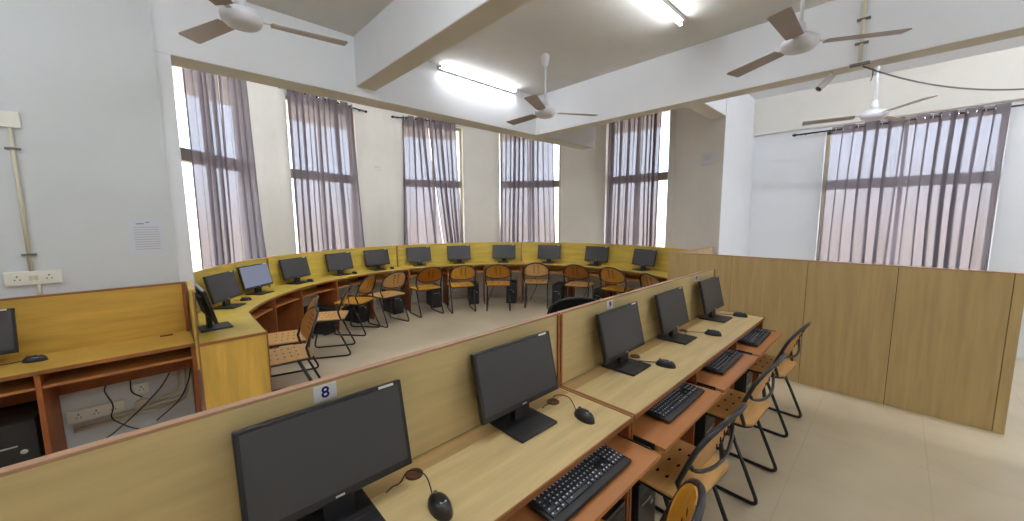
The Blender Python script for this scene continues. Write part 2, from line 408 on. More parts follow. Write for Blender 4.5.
rod('long dark curtain rod on the white right-hand wall', (XC, 1.10), (XC, -1.15), 2.745)
add_curtain('pale back-lit curtain left of the white gap on the right-hand window', (XC, .715), (XC, .055), (XC, .745), (XC, .09), 2.745, .10, 3, (1, 0), 71, .045)
add_curtain('pale back-lit curtain right of the white gap on the right-hand window', (XC, .04), (XC, -.73), (XC, .055), (XC, -.715), 2.745, .10, 4, (1, 0), 72, .045)

# ------------------------------------------------------------------ front desks
Y_P, D = 1.139, 0.416
ZT, ZD = 1.129, 0.75
ZO = ZD + .0006   # things standing on the tops
def front_desk(x0, x1, label, nst=3):
    w = x1 - x0; r = thing('computer_desk', (x0, Y_P, 0), 0, label, 'desk', 'beech computer desks in the front row')
    g = G(); g.box(0, w, -D + .006, 0, ZD - .018, ZD, M['beech']); g.build('tabletop', r)
    g = G(); g.box(0, w, -D, -D + .006, ZD - .020, ZD - .001, M['edge']); tag(g.build('edge_band', r), 'orange brown edge band')
    g = G(); g.box(0.006, w - .006, 0, .022, .12, ZT - .009, M['beech_panel']); g.build('back_screen', r)
    g = G(); g.box(0, w, -.002, .024, ZT - .009, ZT, M['trim'], .002); tag(g.build('cap_strip', r), 'rose brown cap strip')
    G().box(.02, w - .02, -.085, -.001, ZD, ZD + .0004, M['beech_dark']).build('rear_plank', r)
    for xx in (0, w - .012): tag(G().box(xx, xx + .012, -D + .002, -.010, ZD, ZD + .0025, M['edge']).build('joint_strip', r), 'orange brown strip along the side edge')
    for xx in (0, w - .013):
        g = G(); g.box(xx, xx + .013, -.010, 0, ZD, ZT - .009, M['edge']); tag(g.build('upright_strip', r), 'orange brown upright strip')
    for k in range(nst + 1):
        xx = max(0, min(w - .018, w / nst * k - .009))
        g = G(); g.box(xx, xx + .018, -D + .012, -.001, 0.0, ZD - .018, M['inner'])
        g.build('divider_panel', r)
    for k in range(nst):
        a = w / nst * k + .02; b = w / nst * (k + 1) - .02; t = thing('keyboard_tray', (0, 0, 0)); t.parent = r
        bpy.data.objects.remove(t)
        g = G(); g.box(a, b, -.545, -.10, .632, .648, M['tray'], .002)
        t = g.build('keyboard_tray', r); tag(t, 'reddish sliding keyboard tray')
        for xx in (a - .008, b + .001):
            G().box(xx, xx + .007, -.50, -.06, .626, .652, M['steel']).build('slide_rail', t)
    return r
X0, XS, X1 = 1.421 - 2.25, 1.421, 1.421 + 2.25
near_desk = front_desk(X0, XS - .004, 'beech desk with the number 8 tag on its screen, at the front')
far_desk = front_desk(XS + .004, X1, 'beech desk carrying three monitors, ending before the tall brown partition')

def number_tag(x, label, txt, rz=0.0):
    r = thing('number_tag', (x, Y_P - .001, ZT - .036), 0, label, 'number tag', 'number tags on the front desk screens')
    g = G(); g.box(-.032, .032, -.004, 0, -.024, .024, M['label'], .001); g.build('card', r)
    cu = bpy.data.curves.new('digit', 'FONT'); cu.body = txt; cu.size = .046; cu.align_x = 'CENTER'; cu.align_y = 'CENTER'; cu.extrude = .0006; cu.offset = .0008
    tmp = bpy.data.objects.new('digit', cu); COL.objects.link(tmp)
    dg = bpy.context.evaluated_depsgraph_get(); me = bpy.data.meshes.new_from_object(tmp.evaluated_get(dg)); bpy.data.objects.remove(tmp)
    me.materials.clear(); me.materials.append(M['blue'])
    o = bpy.data.objects.new('digit', me); COL.objects.link(o); o.parent = r; o.rotation_euler = (pi / 2, 0, 0); o.location = (0, -.0052, 0)
number_tag(.325, 'white tag with blue number 8 above the nearest monitor', '8')
number_tag(1.885, 'small white tag with blue numeral above the monitor after the desk joint', '9')
number_tag(3.22, 'small white tag above the monitor closest to the tall partition', '10')

# ------------------------------------------------------------------ monitor
def make_monitor(label, group):
    """local: screen faces -y, origin on the desk under the stand; 0.44 x 0.27 m panel tilted back"""
    r = thing('monitor', (0, 0, 0), 0, label, 'monitor', group)
    g = G(); g.box(-.118, .088, -.115, .085, 0, .012, M['black'], .004)
    for k in range(1, 10): g.box(-.116, .086, -.11 + k * .019, -.1085 + k * .019, .012, .0128, M['black_gloss'])
    tag(g.build('base', r), 'square ribbed black base')
    g = G(); g.prism([(-.042, .004), (.042, .004), (.034, .034), (-.034, .034)], .010, .118, M['black'], .003); g.build('neck', r)
    T = Matrix.Translation((0, -.012, .072)) @ Matrix.Rotation(radians(-13), 4, 'X')
    g = G(); g.box(-.22, .22, 0, .022, 0, .268, M['black_gloss'], .004, T); g.box(-.16, .16, .022, .042, .05, .22, M['black'], .008, T)
    hs = g.build('housing', r)
    g = G(); g.box(-.207, .207, -.0012, .002, .022, .256, M['screen'], 0, T); g.build('screen', r)
    g = G(); g.box(-.012, .012, -.0014, .001, .007, .0125, M['badge'], 0, T); tag(g.build('maker_badge', r), 'tiny silver maker badge')
    g = G(); g.box(.145, .193, -.0018, .0008, .258, .2655, M['label'], 0, T); tag(g.build('sticker', r), 'white sticker at the top right corner')
    for k in range(3): g2 = G(); g2.box(.15 + k * .016, .158 + k * .016, -.002, .001, .010, .013, M['black'], 0, T); g2.build('control_button', hs)
    return r
def make_mouse(label, group, lead):
    """wired mouse, points +y; lead = [(x,y,z)...] cable relative to mouse"""
    r = thing('computer_mouse', (0, 0, 0), 0, label, 'mouse', group)
    def fn(u, v):
        a = 2 * pi * u; t = v * pi / 2; rx = .031 * (1 + .08 * sin(a)); ry = .056
        return (rx * cos(a) * cos(t) ** .7, ry * sin(a) * cos(t) ** .7, .003 + .034 * sin(t) * (1 - .15 * sin(a) * cos(t)))
    g = G(); g.grid(fn, 28, 8, M['black_gloss']); g.prism([(.031 * cos(2 * pi * k / 28), .056 * sin(2 * pi * k / 28)) for k in range(28)], 0, .004, M['black'])
    g.build('body', r)
    g = G(); g.tube([(-.004, .030, .031), (.004, .030, .031)], .008, M['cable_grey'], 12); g.build('scroll_wheel', r)
    g = G(); g.box(-.010, .010, -.026, -.018, .0352, .0366, M['badge']); tag(g.build('maker_badge', r), 'tiny pale logo mark')
    if lead:
        g = G(); P = [Vector(p) for p in lead]; n = len(P); pts = []
        for i in range(n - 1):
            p0 = P[max(i - 1, 0)]; p1 = P[i]; p2 = P[i + 1]; p3 = P[min(i + 2, n - 1)]
            for k in range(6):
                t = k / 6; pts.append(.5 * ((2 * p1) + (p2 - p0) * t + (2 * p0 - 5 * p1 + 4 * p2 - p3) * t * t + (3 * p1 - p0 - 3 * p2 + p3) * t ** 3))
        pts.append(P[-1]); g.tube(pts, .0022, M['black'], 6); g.build('cable', r)
    return r
def make_keyboard(label, group):
    r = thing('keyboard', (0, 0, 0), 0, label, 'keyboard', group)
    g = G(); T = Matrix.Rotation(radians(3.5), 4, 'X')
    g.box(-.225, .225, -.075, .078, .004, .020, M['black'], .004, T); g.build('case', r)
    g = G(); rows = [(.052, [(-.213 + .0, 1)] + [(-.175 + .0185 * k + (.008 * (k // 4)), 1) for k in range(12)])]
    def key(x, y, w, h=.0155):
        g.box(x, x + w - .003, y, y + h, .020, .0275, M['key'], .0012, T)
        g.box(x + w * .22, x + w * .22 + .007, y + h * .5, y + h * .82, .0275, .0277, M['keylegend'], 0, T)
    key(-.215, .054, .018, .012)
    for k in range(12): key(-.180 + .0195 * k + .008 * (k // 4), .054, .0185, .012)
    yy = [.028, .009, -.010, -.029, -.048]; off = [0, .009, .013, .022, 0]
    for j, y in enumerate(yy):
        if j < 4:
            if off[j]: key(-.215, y, .019 + off[j] if j else .019)
            x = -.215 + (.019 + off[j] if off[j] else 0)
            while x < .045: key(x, y, .019); x += .019
            key(x, y, .066 - x + .002)
        else:
            for a, w in ((-.215, .026), (-.189, .024), (-.165, .026)): key(a, y, w)
            key(-.139, y, .118)
            for a in (-.021, .003, .027, .048): key(a, y, .021)
        if j < 2:
            for k in range(3): key(.077 + .0185 * k, y, .0185)
        for k in range(4): key(.140 + .0190 * k, y, .0190)
    for k in range(3): key(.077 + .0185 * k, -.048, .0185)
    key(.0955, -.029, .0185)
    g.build('keys', r)
    g = G(); g.box(.142, .205, .056, .066, .020, .0208, M['badge'], 0, T); tag(g.build('indicator_strip', r), 'pale strip with indicator lights')
    return r

GM = 'monitors on the front row desks'
mon = make_monitor('nearest and largest-looking black monitor, right below the number 8 tag', GM)
pos = [(.315, 1.035, -1.0), (1.055, 1.035, -.7), (1.90, 1.035, .5), (2.60, 1.035, .5), (3.345, 1.02, .3)]
mlab = ['', 'black monitor second from the front, just before the joint of the two beech desks',
        'black monitor just past the joint of the two beech desks', 'black monitor between two others on the far beech desk', 'black monitor last on the far beech desk, closest to the tall brown partition']
mon.location = (pos[0][0], pos[0][1], ZO); mon.rotation_euler = (0, 0, radians(pos[0][2]))
for p, l in list(zip(pos, mlab))[1:]: dup(mon, (p[0], p[1], ZO), radians(p[2]), l)
lead = [(0, .056, .012), (-.004, .10, .05), (-.035, .155, .045), (-.06, .17, .006), (-.085, .168, .004), (-.11, .155, .004)]
lead_flat = [(0, .056, .010), (0, .09, .003), (-.02, .14, .003), (-.055, .175, .003), (-.085, .168, .003), (-.10, .155, .003)]
GMo = 'mice on the front row desks'
mo = make_mouse('black wired mouse beside the nearest monitor with number 8 tag', GMo, lead)
mp = [(.540, .872, -8), (1.255, .865, -14), (2.05, .865, 8), (2.85, .870, 10), (3.55, .880, 6)]
mo.location = (mp[0][0], mp[0][1], ZO); mo.rotation_euler = (0, 0, radians(mp[0][2]))
ml = ['', 'black wired mouse with a curled cable, just before the joint of the two beech desks', 'black wired mouse at the first monitor past the desk joint',
      'black wired mouse at the middle monitor of the far beech desk', 'black wired mouse at the end of the far beech desk by the partition']
dup(mo, (mp[1][0], mp[1][1], ZO), radians(mp[1][2]), ml[1])
mo2 = make_mouse(ml[2], GMo, lead_flat); mo2.location = (mp[2][0], mp[2][1], ZO); mo2.rotation_euler = (0, 0, radians(mp[2][2]))
for k in (3, 4): dup(mo2, (mp[k][0], mp[k][1], ZO), radians(mp[k][2]), ml[k])
for k, (x, y) in enumerate([(.56, 1.06), (1.27, 1.05), (2.065, 1.06), (2.80, 1.06)]):
    g = G(); g.lathe([(0, .001), (.018, .001), (.022, .004), (.026, .005), (.029, .003), (.030, 0)], M['grommet'], 24)
    desk = near_desk if k < 2 else far_desk
    o = g.build('cable_grommet', desk); o.location = (x - desk.location.x, y - desk.location.y, ZD); tag(o, 'round brown cable grommet')
GK = 'keyboards on the front row trays'
kb = make_keyboard('large-looking black keyboard on the tray of the nearer beech desk', GK)
kb.location = (1.035, .722, .6528)
for x, y, a, l in ((1.855, .735, 0, 'black keyboard on the first tray past the desk joint'), (2.61, .74, 1, 'black keyboard on the middle tray of the far beech desk'),
                   (3.32, .722, 1, 'black keyboard on the last tray beside the tall brown partition')):
    dup(kb, (x, y, .6528), radians(a), l)

# ------------------------------------------------------------------ chairs
def make_chair(name, label, group, ply, pad=False):
    """origin on the floor under the seat, faces +y"""
    r = thing(name, (0, 0, 0), 0, label, 'chair', group)
    # seat: gently dished board, rounded corners
    def rr(w, d, rad, n=5):
        out = []
        for cx, cy, a in ((w / 2 - rad, d / 2 - rad, 0), (-w / 2 + rad, d / 2 - rad, 90), (-w / 2 + rad, -d / 2 + rad, 180), (w / 2 - rad, -d / 2 + rad, 270)):
            for k in range(n + 1): t = radians(a + 90 * k / n); out.append((cx + rad * cos(t), cy + rad * sin(t)))
        return out
    if pad:
        g = G(); g.prism(rr(.42, .41, .07), .43, .475, M['fabric_black'], .012); g.build('seat', r)
    else:
        g = G(); g.prism(rr(.42, .41, .05), .445, .457, ply, .003)
        for i in range(3):
            for j in range(5):
                c = (-.11 + .11 * i + (.0 if j % 2 else .012), -.10 + .05 * j)
                g.prism([(c[0] + .013 * cos(t * pi / 5), c[1] + .006 * sin(t * pi / 5)) for t in range(10)], .4572, .4576, M['hole'])
        g.build('seat', r)
    g = G(); g.tube([(x, y, .435) for x, y in rr(.39, .38, .05)], .010, M['tube_black'], 8, closed=True); g.build('seat_frame', r)
    # side sled frames
    for s in (-1, 1):
        x = s * .195
        pts = rounded([(x, .13, .430), (x * 1.02, .215, .010 + .0), (x * 1.02, -.262, .010), (x, -.085, .430)], .05)
        g = G(); g.tube(pts, .0105, M['tube_black'], 8); g.build('leg', r)
    # back hoop: rises from the seat rear, arches over the back panel
    W = .222; N = 14
    def bk(x, z):  # y of the back at width x, height z: leans rearwards, wraps forward at the sides
        return -.185 - (z - .55) * .35 + (x / W) ** 2 * .035
    hoop = [(-.195, -.17, .435)]
    for k in range(N + 1):
        t = pi - pi * k / N; x = W * cos(t); z = .655 + .165 * sin(t) ** .9 if sin(t) > 0 else .655
        if k == 0: hoop += [(-W, bk(-W, .54), .54)]
        hoop.append((x, bk(x, z) - .004, z))
    hoop += [(W, bk(W, .54), .54), (.195, -.17, .435)]
    g = G(); g.tube(hoop, .0108, M['tube_black'], 8); g.build('back_hoop', r)
    g = G(); g.tube([(W * cos(t), bk(W * cos(t), .64) - .013, .635 - .060 * sin(t)) for t in [pi - pi * k / 12 for k in range(13)]], .008, M['tube_black'], 8); g.build('back_brace', r)
    m = M['fabric_black'] if pad else ply
    def fn(u, v):
        zz = .550 + (.812 - .550) * v
        top = max(0, (zz - .655) / .160); low = max(0, (.655 - zz) / .110)
        hw = W * .95 * sqrt(max(.0, 1 - min(1, top) ** 2.2)) * sqrt(max(0, 1 - .72 * min(1, low) ** 2))
        hw = max(hw, .02); x = (2 * u - 1) * hw
        return (x, bk(x, zz) + .008, zz)
    g = G(); g.grid(fn, 14, 12, m, True, .010 if not pad else .03)
    if not pad:
        for i in (-1, 1):
            for j in range(4):
                x = i * .035; z = .64 + .036 * j
                for s2 in (.0085, -.0025):
                    y = bk(x, z) + s2
                    g.box(x - .007, x + .007, y - .0006, y + .0006, z, z + .02, M['hole'])
    g.build('backrest', r)
    return r
GC = 'plywood chairs along the front row'
ch = make_chair('plywood_chair', 'perforated plywood chair pushed in where the two beech desks meet', GC, M['ply'])
ch.location = (1.66, .67, 0); ch.rotation_euler = (0, 0, radians(-3))
dup(ch, (2.48, .67, 0), radians(-2), 'perforated plywood chair at the middle tray of the far beech desk')
dup(ch, (3.38, .68, 0), radians(-3), 'perforated plywood chair at the last tray, next to the tall brown partition')
gold = make_chair('plywood_chair', 'gold-backed plywood chair at the bottom edge, only its hooped back showing', GC, M['ply_gold'])
gold.location = (.95, .59, 0); gold.rotation_euler = (0, 0, radians(12))
GC2 = 'plywood chairs along the curved desk'
chair_top = [((.99, 3.54), 84, 'pale-seated plywood chair beside the upright end panel of the curved desk'),
  ((1.14, 4.02), 76, 'plywood chair just behind the one at the end panel of the curved desk'),
  ((1.67, 4.52), 62, 'third plywood chair along the curved desk, counted from its end panel'),
  ((2.15, 5.05), 38, 'fourth plywood chair along the curved desk, angled toward the curtain wall'),
  ((2.56, 5.10), 12, 'fifth plywood chair along the curved desk from the end panel'),
  ((3.19, 5.18), -6, 'sixth plywood chair along the curved desk from the end panel'),
  ((3.67, 4.97), -24, 'seventh plywood chair along the curved desk from the end panel'),
  ((4.14, 4.64), -42, 'eighth plywood chair from the end panel, beside the orange desk seam'),
  ((4.73, 4.31), -50, 'ninth plywood chair, right after the seam of the curved desk'),
  ((4.98, 3.68), -72, 'tenth plywood chair along the curved desk, above the dark padded chair back'),
  ((5.08, 3.08), -88, 'plywood chair next to last on the right of the curved desk'),
  ((4.86, 2.36), -112, 'plywood chair last on the right of the curved desk, mostly behind the front screen')]
for (x, y), a, l in chair_top:
    t = radians(a); ox = x + .28 * -sin(t); oy = y + .28 * cos(t)
    dup(gold if a in (38, -6, -24, -42, -88) else ch, (ox, oy, 0), t, l, GC2)
blk = make_chair('padded_chair', 'dark padded chair whose rounded back shows above the front desk screen', None, M['ply'], pad=True)
blk.location = (3.02, 2.26, 0); blk.rotation_euler = (0, 0, radians(-42)); blk.scale = (1.2, 1.1, 1.04)
dup(ch, (5.45, -1.28, 0), radians(75), 'plywood chair past the end of the tall brown partition', 'chair behind the partition')

# ------------------------------------------------------------------ computer cases
def make_case(label, group):
    """origin at the floor, front faces -y"""
    r = thing('computer_case', (0, 0, 0), 0, label, 'computer case', group)
    G().box(-.088, .088, -.19, .20, .012, .385, M['black'], .004).build('case', r)
    g = G(); g.box(-.089, .089, -.205, -.19, .010, .387, M['black_gloss'], .005)
    g.box(-.074, .074, -.2065, -.204, .33, .365, M['black']).box(-.074, .074, -.2065, -.204, .285, .32, M['black'])
    fp = g.build('front_panel', r)
    G().box(-.06, .03, -.208, -.205, .268, .274, M['badge']).build('trim_line', fp)
    G().lathe([(0, .002), (.010, .002), (.012, 0)], M['badge'], 16, (0, 0, 0), True, Matrix.Translation((.045, -.205, .235)) @ Matrix.Rotation(pi / 2, 4, 'X')).build('power_button', fp)
    for sx in (-.07, .07):
        for sy in (-.15, .16): G().lathe([(0, 0), (.012, 0), (.012, .012), (0, .012)], M['black'], 12, (sx, sy, 0)).build('foot', r)
    return r
GP = 'computer cases under the front row'
case = make_case('black computer case on the floor under the tray at the desk joint', GP)
case.location = (1.58, .93, 0)
dup(case, (2.42, .93, 0), 0, 'black computer case under the middle tray of the far beech desk', GP)
dup(case, (3.305, .93, 0), 0, 'black computer case under the last tray of the far beech desk', GP)
dup(case, (1.28, .93, 0), 0, 'black computer case under the nearer beech desk', GP)

# ------------------------------------------------------------------ curved desk
def cpt(s, off):
    """point on the desk plan: s is an angle in degrees, or for s>160 the straight arm (160..180 -> y 4.2..3.3); off = distance in from the screen"""
    if s <= 160: r = RP - off; return (CX + r * cos(radians(s)), CY + r * sin(radians(s)))
    t = (s - 160) / 20; x_in = CX + (RP - off) * cos(radians(160)); y_in = CY + (RP - off) * sin(radians(160))
    return (x_in * (1 - t) + (.165 + off * .95) * t, y_in * (1 - t) + 3.30 * t)
def samples(a, b):
    pts = []; n = max(2, int(abs(b - a) / 2.5))
    for k in range(n + 1): pts.append(a + (b - a) * k / n)
    if (a - 160) * (b - 160) < 0: pts.append(160.0); pts = sorted(set(pts), reverse=a > b)
    return pts
def curved_unit(s0, s1, divs, label):
    sm = (s0 + s1) / 2; c = cpt(sm, .2); r = thing('curved_desk', (c[0], c[1], 0), 0, label, 'desk', 'sections of the curved desk')
    S = samples(s0, s1); L = lambda off: [(p[0] - c[0], p[1] - c[1]) for p in (cpt(s, off) for s in S)]
    G().ribbon(L(-.0), L(D - .006), ZD - .020, ZD, M['yellow']).build('tabletop', r)
    tag(G().ribbon(L(D - .006), L(D), ZD - .024, ZD - .003, M['edge']).build('edge_band', r), 'orange brown edge band')
    G().ribbon(L(0), L(-.022), .56, ZT - .012, M['yellow']).build('back_screen', r)
    tag(G().ribbon(L(.004), L(-.026), ZT - .012, ZT, M['yellow_v']).build('cap_strip', r))
    S = samples(min(s0, 179.0), s1)
    tag(G().ribbon(L(.08), L(D - .04), .600, .616, M['tray']).build('keyboard_shelf', r), 'reddish shelf below the top')
    for k, d in enumerate(divs):
        g = G(); a = cpt(d, .022); b = cpt(d, D - .012); v = Vector((b[0] - a[0], b[1] - a[1])); n = Vector((-v.y, v.x)).normalized() * .009
        g.prism([(a[0] + n.x - c[0], a[1] + n.y - c[1]), (b[0] + n.x - c[0], b[1] + n.y - c[1]), (b[0] - n.x - c[0], b[1] - n.y - c[1]), (a[0] - n.x - c[0], a[1] - n.y - c[1])], 0, ZD - .020, M['inner'])
        tag(g.build('divider_panel', r), 'orange brown divider')
    g = G(); e = s1 + (.35 if s0 > s1 else -.35)
    P = [cpt(s1, .0), cpt(s1, .014), cpt(e, .014), cpt(e, .0)]
    g.prism([(p[0] - c[0], p[1] - c[1]) for p in P], ZD, ZT - .012, M['edge']); tag(g.build('upright_strip', r), 'orange brown joint strip')
    return r, c
uA, cA = curved_unit(180, 131.2, [157, 143], 'yellow curved desk section with the upright end panel, holding three monitors')
uB, cB = curved_unit(131.0, 86.2, [130.5, 115.5, 101], 'yellow curved desk section ending at the orange seam left of the middle window')
uC, cC = curved_unit(86.0, 38.8, [85.6, 69.5, 53.9], 'yellow curved desk section between the two orange seams under the middle windows')
uD, cD = curved_unit(38.6, -27.5, [38.2, 18.0, 1.7, -17.5], 'long yellow curved desk section running right to the brown partition')
g = G(); g.box(.165 - cA[0], .558 - cA[0], 3.300 - cA[1], 3.318 - cA[1], .0, ZD - .02, M['yellow_v']); uAe = g.build('end_panel', uA); tag(uAe, 'upright yellow grained end panel')
g = G(); g.box(.558 - cA[0], .566 - cA[0], 3.292 - cA[1], 3.318 - cA[1], 0, ZD, M['edge']).box(.155 - cA[0], .165 - cA[0], 3.292 - cA[1], 3.318 - cA[1], 0, ZT - .012, M['edge'])
g.box(.165 - cA[0], .558 - cA[0], 3.292 - cA[1], 3.2995 - cA[1], ZD - .022, ZD - .002, M['edge']); tag(g.build('end_edging', uA), 'orange brown edging')

GM2 = 'monitors on the curved desk'
mst = [(170, .19, 20, 'monitor seen edge-on at the very end of the curved desk'), (152.8, .16, -9, 'monitor second from the end of the curved desk, behind the edge-on one'),
  (138.6, .13, -7, 'monitor with a pale bluish reflection painted into its screen, third from the end of the curved desk'), (124.3, .13, -3, 'monitor just past the first joint of the curved desk'),
  (108.4, .13, 0, 'monitor under the second curtained window, halfway to the orange seam'), (94.7, .13, 2, 'monitor just left of the orange seam near the middle window'),
  (78.9, .12, -2, 'monitor just right of the orange seam near the middle window'), (63.4, .12, 0, 'monitor midway between the two orange seams'),
  (45.6, .12, 0, 'monitor just left of the second orange seam'), (27.7, .12, 1, 'monitor just right of the second orange seam'),
  (9.0, .12, 0, 'monitor under the left edge of the window nearest the white column'), (-9.5, .13, -4, 'monitor last on the right of the curved desk')]
for s, off, da, l in mst:
    p = cpt(s, off) if s <= 160 else (.275, 3.72)
    rz = radians(s - 90 + da) if s <= 160 else radians(93)
    d_ = dup(mon, (p[0], p[1], ZO), rz, l, GM2)
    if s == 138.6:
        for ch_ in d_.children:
            if ch_.name.startswith('screen'): ch_.data = ch_.data.copy(); ch_.data.materials[0] = M['screen_reflection']; ch_['label'] = 'pale bluish lit screen'
mflat = make_mouse('small black mouse beside the monitor with the painted bluish reflection on the curved desk', 'mice on the curved desk', [(0, .056, .008), (.005, .09, .003), (.05, .13, .003)])
p = cpt(147, .20); mflat.location = (p[0], p[1], ZO); mflat.rotation_euler = (0, 0, radians(60))
for s, l in ((122, 'small black mouse right of the monitor past the first joint'), (105, 'small black mouse right of the monitor under the second window'),
             (90.5, 'small black mouse at the monitor just left of the first orange seam')):
    p = cpt(s, .22); dup(mflat, (p[0], p[1], ZO), radians(s - 90), l)
cs = [(152, 'under the end section of the curved desk, behind the first chairs'), (120, 'under the curved desk just past its first joint'), (106, 'under the curved desk below the second window'),
      (91, 'under the curved desk just left of the first orange seam'), (74.5, 'under the curved desk just right of the first orange seam'), (58.5, 'under the curved desk midway between the orange seams'),
      (42.5, 'under the curved desk just left of the second orange seam'), (22.5, 'under the curved desk just right of the second orange seam'), (4.2, 'under the curved desk below the window nearest the column'),
      (-13, 'under the right end of the curved desk')]
for s, l in cs:
    p = cpt(s, .235); dup(case, (p[0], p[1], 0), radians(s - 90), 'black computer case ' + l, 'computer cases under the curved desk')

# cables hanging under the curved desk, one at each place
for k, (sa, l) in enumerate([(134, 'past the first joint'), (113, 'below the second window'), (98, 'left of the first orange seam'), (82, 'right of the first orange seam'), (66, 'midway between the orange seams'),
                             (50, 'left of the second orange seam'), (33, 'right of the second orange seam'), (13, 'below the window nearest the column')]):
    q = [cpt(sa + d, o) for d, o in ((0, .05), (.6, .04), (-.5, .06), (1.2, .08), (2.2, .12))]
    P3 = [(a[0], a[1], z) for a, z in zip(q, (.55, .42, .28, .12, .006))]
    tag(G().tube(rounded(P3, .08, 5), .006, M['black'], 6).build('power_cable'), 'black cable hanging under the curved desk ' + l, 'cable', 'cables under the curved desk')
# ------------------------------------------------------------------ left desk against the grey wall
YL = 3.76
xl0, xl1 = -2.05, .142
r = thing('computer_desk', (xl0, YL, 0), 0, 'yellow desk against the grey wall with an open bay below its shelf', 'desk')
w = xl1 - xl0
G().box(0, w, -D + .006, 0, ZD - .020, ZD, M['yellow_o']).build('tabletop', r)
tag(G().box(0, w, -D, -D + .006, ZD - .024, ZD - .002, M['edge']).build('edge_band', r), 'orange brown edge band')
G().box(0, w, 0, .022, .46, ZT - .012, M['yellow_o']).build('back_screen', r)
tag(G().box(0, w, -.004, .026, ZT - .012, ZT, M['edge']).build('cap_strip', r), 'orange brown cap strip')
tag(G().box(w - .022, w, -.030, 0, ZD, ZT - .012, M['inner']).build('upright_strip', r), 'orange brown upright strip')
for xx in (0, .74, 1.49, w - .02):
    tag(G().box(xx, xx + .022, -D + .004, -.001, 0, ZD - .020, M['inner']).build('divider_panel', r), 'orange brown upright panel')
for a, b in ((.022, .74), (.762, 1.49), (1.512, w - .02)):
    G().box(a, b, -D + .03, -.10, .632, .648, M['tray']).build('keyboard_shelf', r)
    G().box(a, b, -.020, -.002, .46, .56, M['inner']).build('back_rail', r)
G().box(w - .17, w - .10, -.07, -.05, ZD, ZD + .006, M['grommet']).build('cable_slot', r)
left_desk = r
dup(mon, (-.86, 3.60, ZO), 0, 'monitor cut by the left picture edge on the yellow wall desk', 'monitor on the wall desk')
m3 = make_mouse('black mouse with a trailing cable on the yellow wall desk', 'mouse on the wall desk', [(0, .056, .008), (.0, .09, .003), (-.02, .14, .003), (-.06, .22, .003), (-.05, .30, .004)])
m3.location = (-.585, 3.595, ZO); m3.rotation_euler = (0, 0, radians(68))
dup(case, (-.70, 3.60, 0), radians(0), 'black computer case in the bay of the yellow wall desk', 'case under the wall desk')
case_l = [o for o in COL.objects if o.get('label') == 'black computer case in the bay of the yellow wall desk'][0]
case_l.scale = (1.25, .93, 1.17)

# wall fittings
def board(name, label, x0, x1, z0, z1, sockets, y=3.80, cat='socket board'):
    r = thing(name, ((x0 + x1) / 2, y, z0), 0, label, cat); hw = (x1 - x0) / 2; h = z1 - z0
    G().box(-hw, hw, -.022, 0, 0, h, M['socket'], .003).build('box', r)
    k = 0
    for sx in sockets:
        x = sx * hw
        f = G().box(x - .022, x + .022, -.026, -.022, h / 2 - .026, h / 2 + .026, M['socket'], .001)
        for dx, dz, q in ((0, .013, .0045), (-.010, -.007, .0035), (.010, -.007, .0035)):
            f.lathe([(0, .0008), (q, .0008), (q, 0)], M['dark_hole'], 10, (0, 0, 0), False, Matrix.Translation((x + dx, -.026, h / 2 + dz)) @ Matrix.Rotation(pi / 2, 4, 'X'))
        f.build('socket', r)
    for sx in ([0] if len(sockets) == 2 else []):
        G().box(-.018, -.003, -.028, -.022, h / 2 - .015, h / 2 + .015, M['pvc'], .001).build('switch', r)
        G().box(.003, .018, -.028, -.022, h / 2 - .015, h / 2 + .015, M['pvc'], .001).build('switch', r)
    return r
board('socket_board', 'white double socket board on the grey wall just above the yellow desk', -.685, -.455, 1.20, 1.285, (-.55, .55))
board('junction_box', 'ivory junction box high on the grey wall at the left edge', -.70, -.53, 2.165, 2.26, (-.2,), cat='junction box')
g = G(); g.tube([(-.575, 3.790, 1.285), (-.575, 3.790, 2.165)], .010, M['pvc'], 10)
c1 = tag(g.build('conduit_pipe'), 'ivory conduit running down the grey wall between the two boxes', 'conduit')
for z in (1.39, 2.04):
    g = G(); g.box(-.605, -.545, 3.778, 3.80, z - .006, z + .006, M['cable_grey']); g.build('saddle_clip', c1)
g = G(); g.tube([(-.555, 3.790, 1.20), (-.555, 3.790, 1.13)], .009, M['pvc'], 10); tag(g.build('conduit_pipe'), 'short ivory conduit stub below the double socket board', 'conduit')
def notice(label, c, w, h, rz, lines, tint=None):
    r = thing('paper_notice', c, rz, label, 'notice'); G().box(-w / 2, w / 2, -.0022, 0, -h / 2, h / 2, tint or M['paper']).build('sheet', r)
    g = G()
    for x0, x1, z, m in lines: g.box(x0 * w, x1 * w, -.003, -.0022, z * h - .0025, z * h + .0025, m)
    g.build('printed_lines', r)
notice('faint white printed notice on the grey wall beside the curtained window', (-.035, 3.80, 1.475), .185, .25, 0,
       [(-.28, -.05, .40, M['ink']), (.0, .10, .44, M['ink'])] + [(-.36, .36, .30 - .07 * k, M['ink_grey']) for k in range(10)])
def bay_notice(label, ang, z, w, h, tint):
    t = radians(ang); notice(label, (CX + (RW - .008) * cos(t), CY + (RW - .008) * sin(t), z), w, h, t - pi / 2,
       [(-.25, .25, .25, M['ink_grey']), (-.25, .25, .12, M['ink_grey']), (-.25, .25, 0, M['ink_grey']), (-.4, .4, -.32, M['ink_grey'])], tint)
na = atan2(1.66 - e0[1], 5.455 - e0[0])
notice('small pale notice on the wall between the last round-wall window and the column', (e0[0] * .28 + 5.455 * .72 - .012, e0[1] * .28 + 1.66 * .72, 2.38), .24, .19, na,
       [(-.25, .25, .25, M['ink_grey']), (-.25, .25, .12, M['ink_grey']), (-.25, .25, 0, M['ink_grey']), (-.4, .4, -.32, M['ink_grey'])], M['wall_grey'])
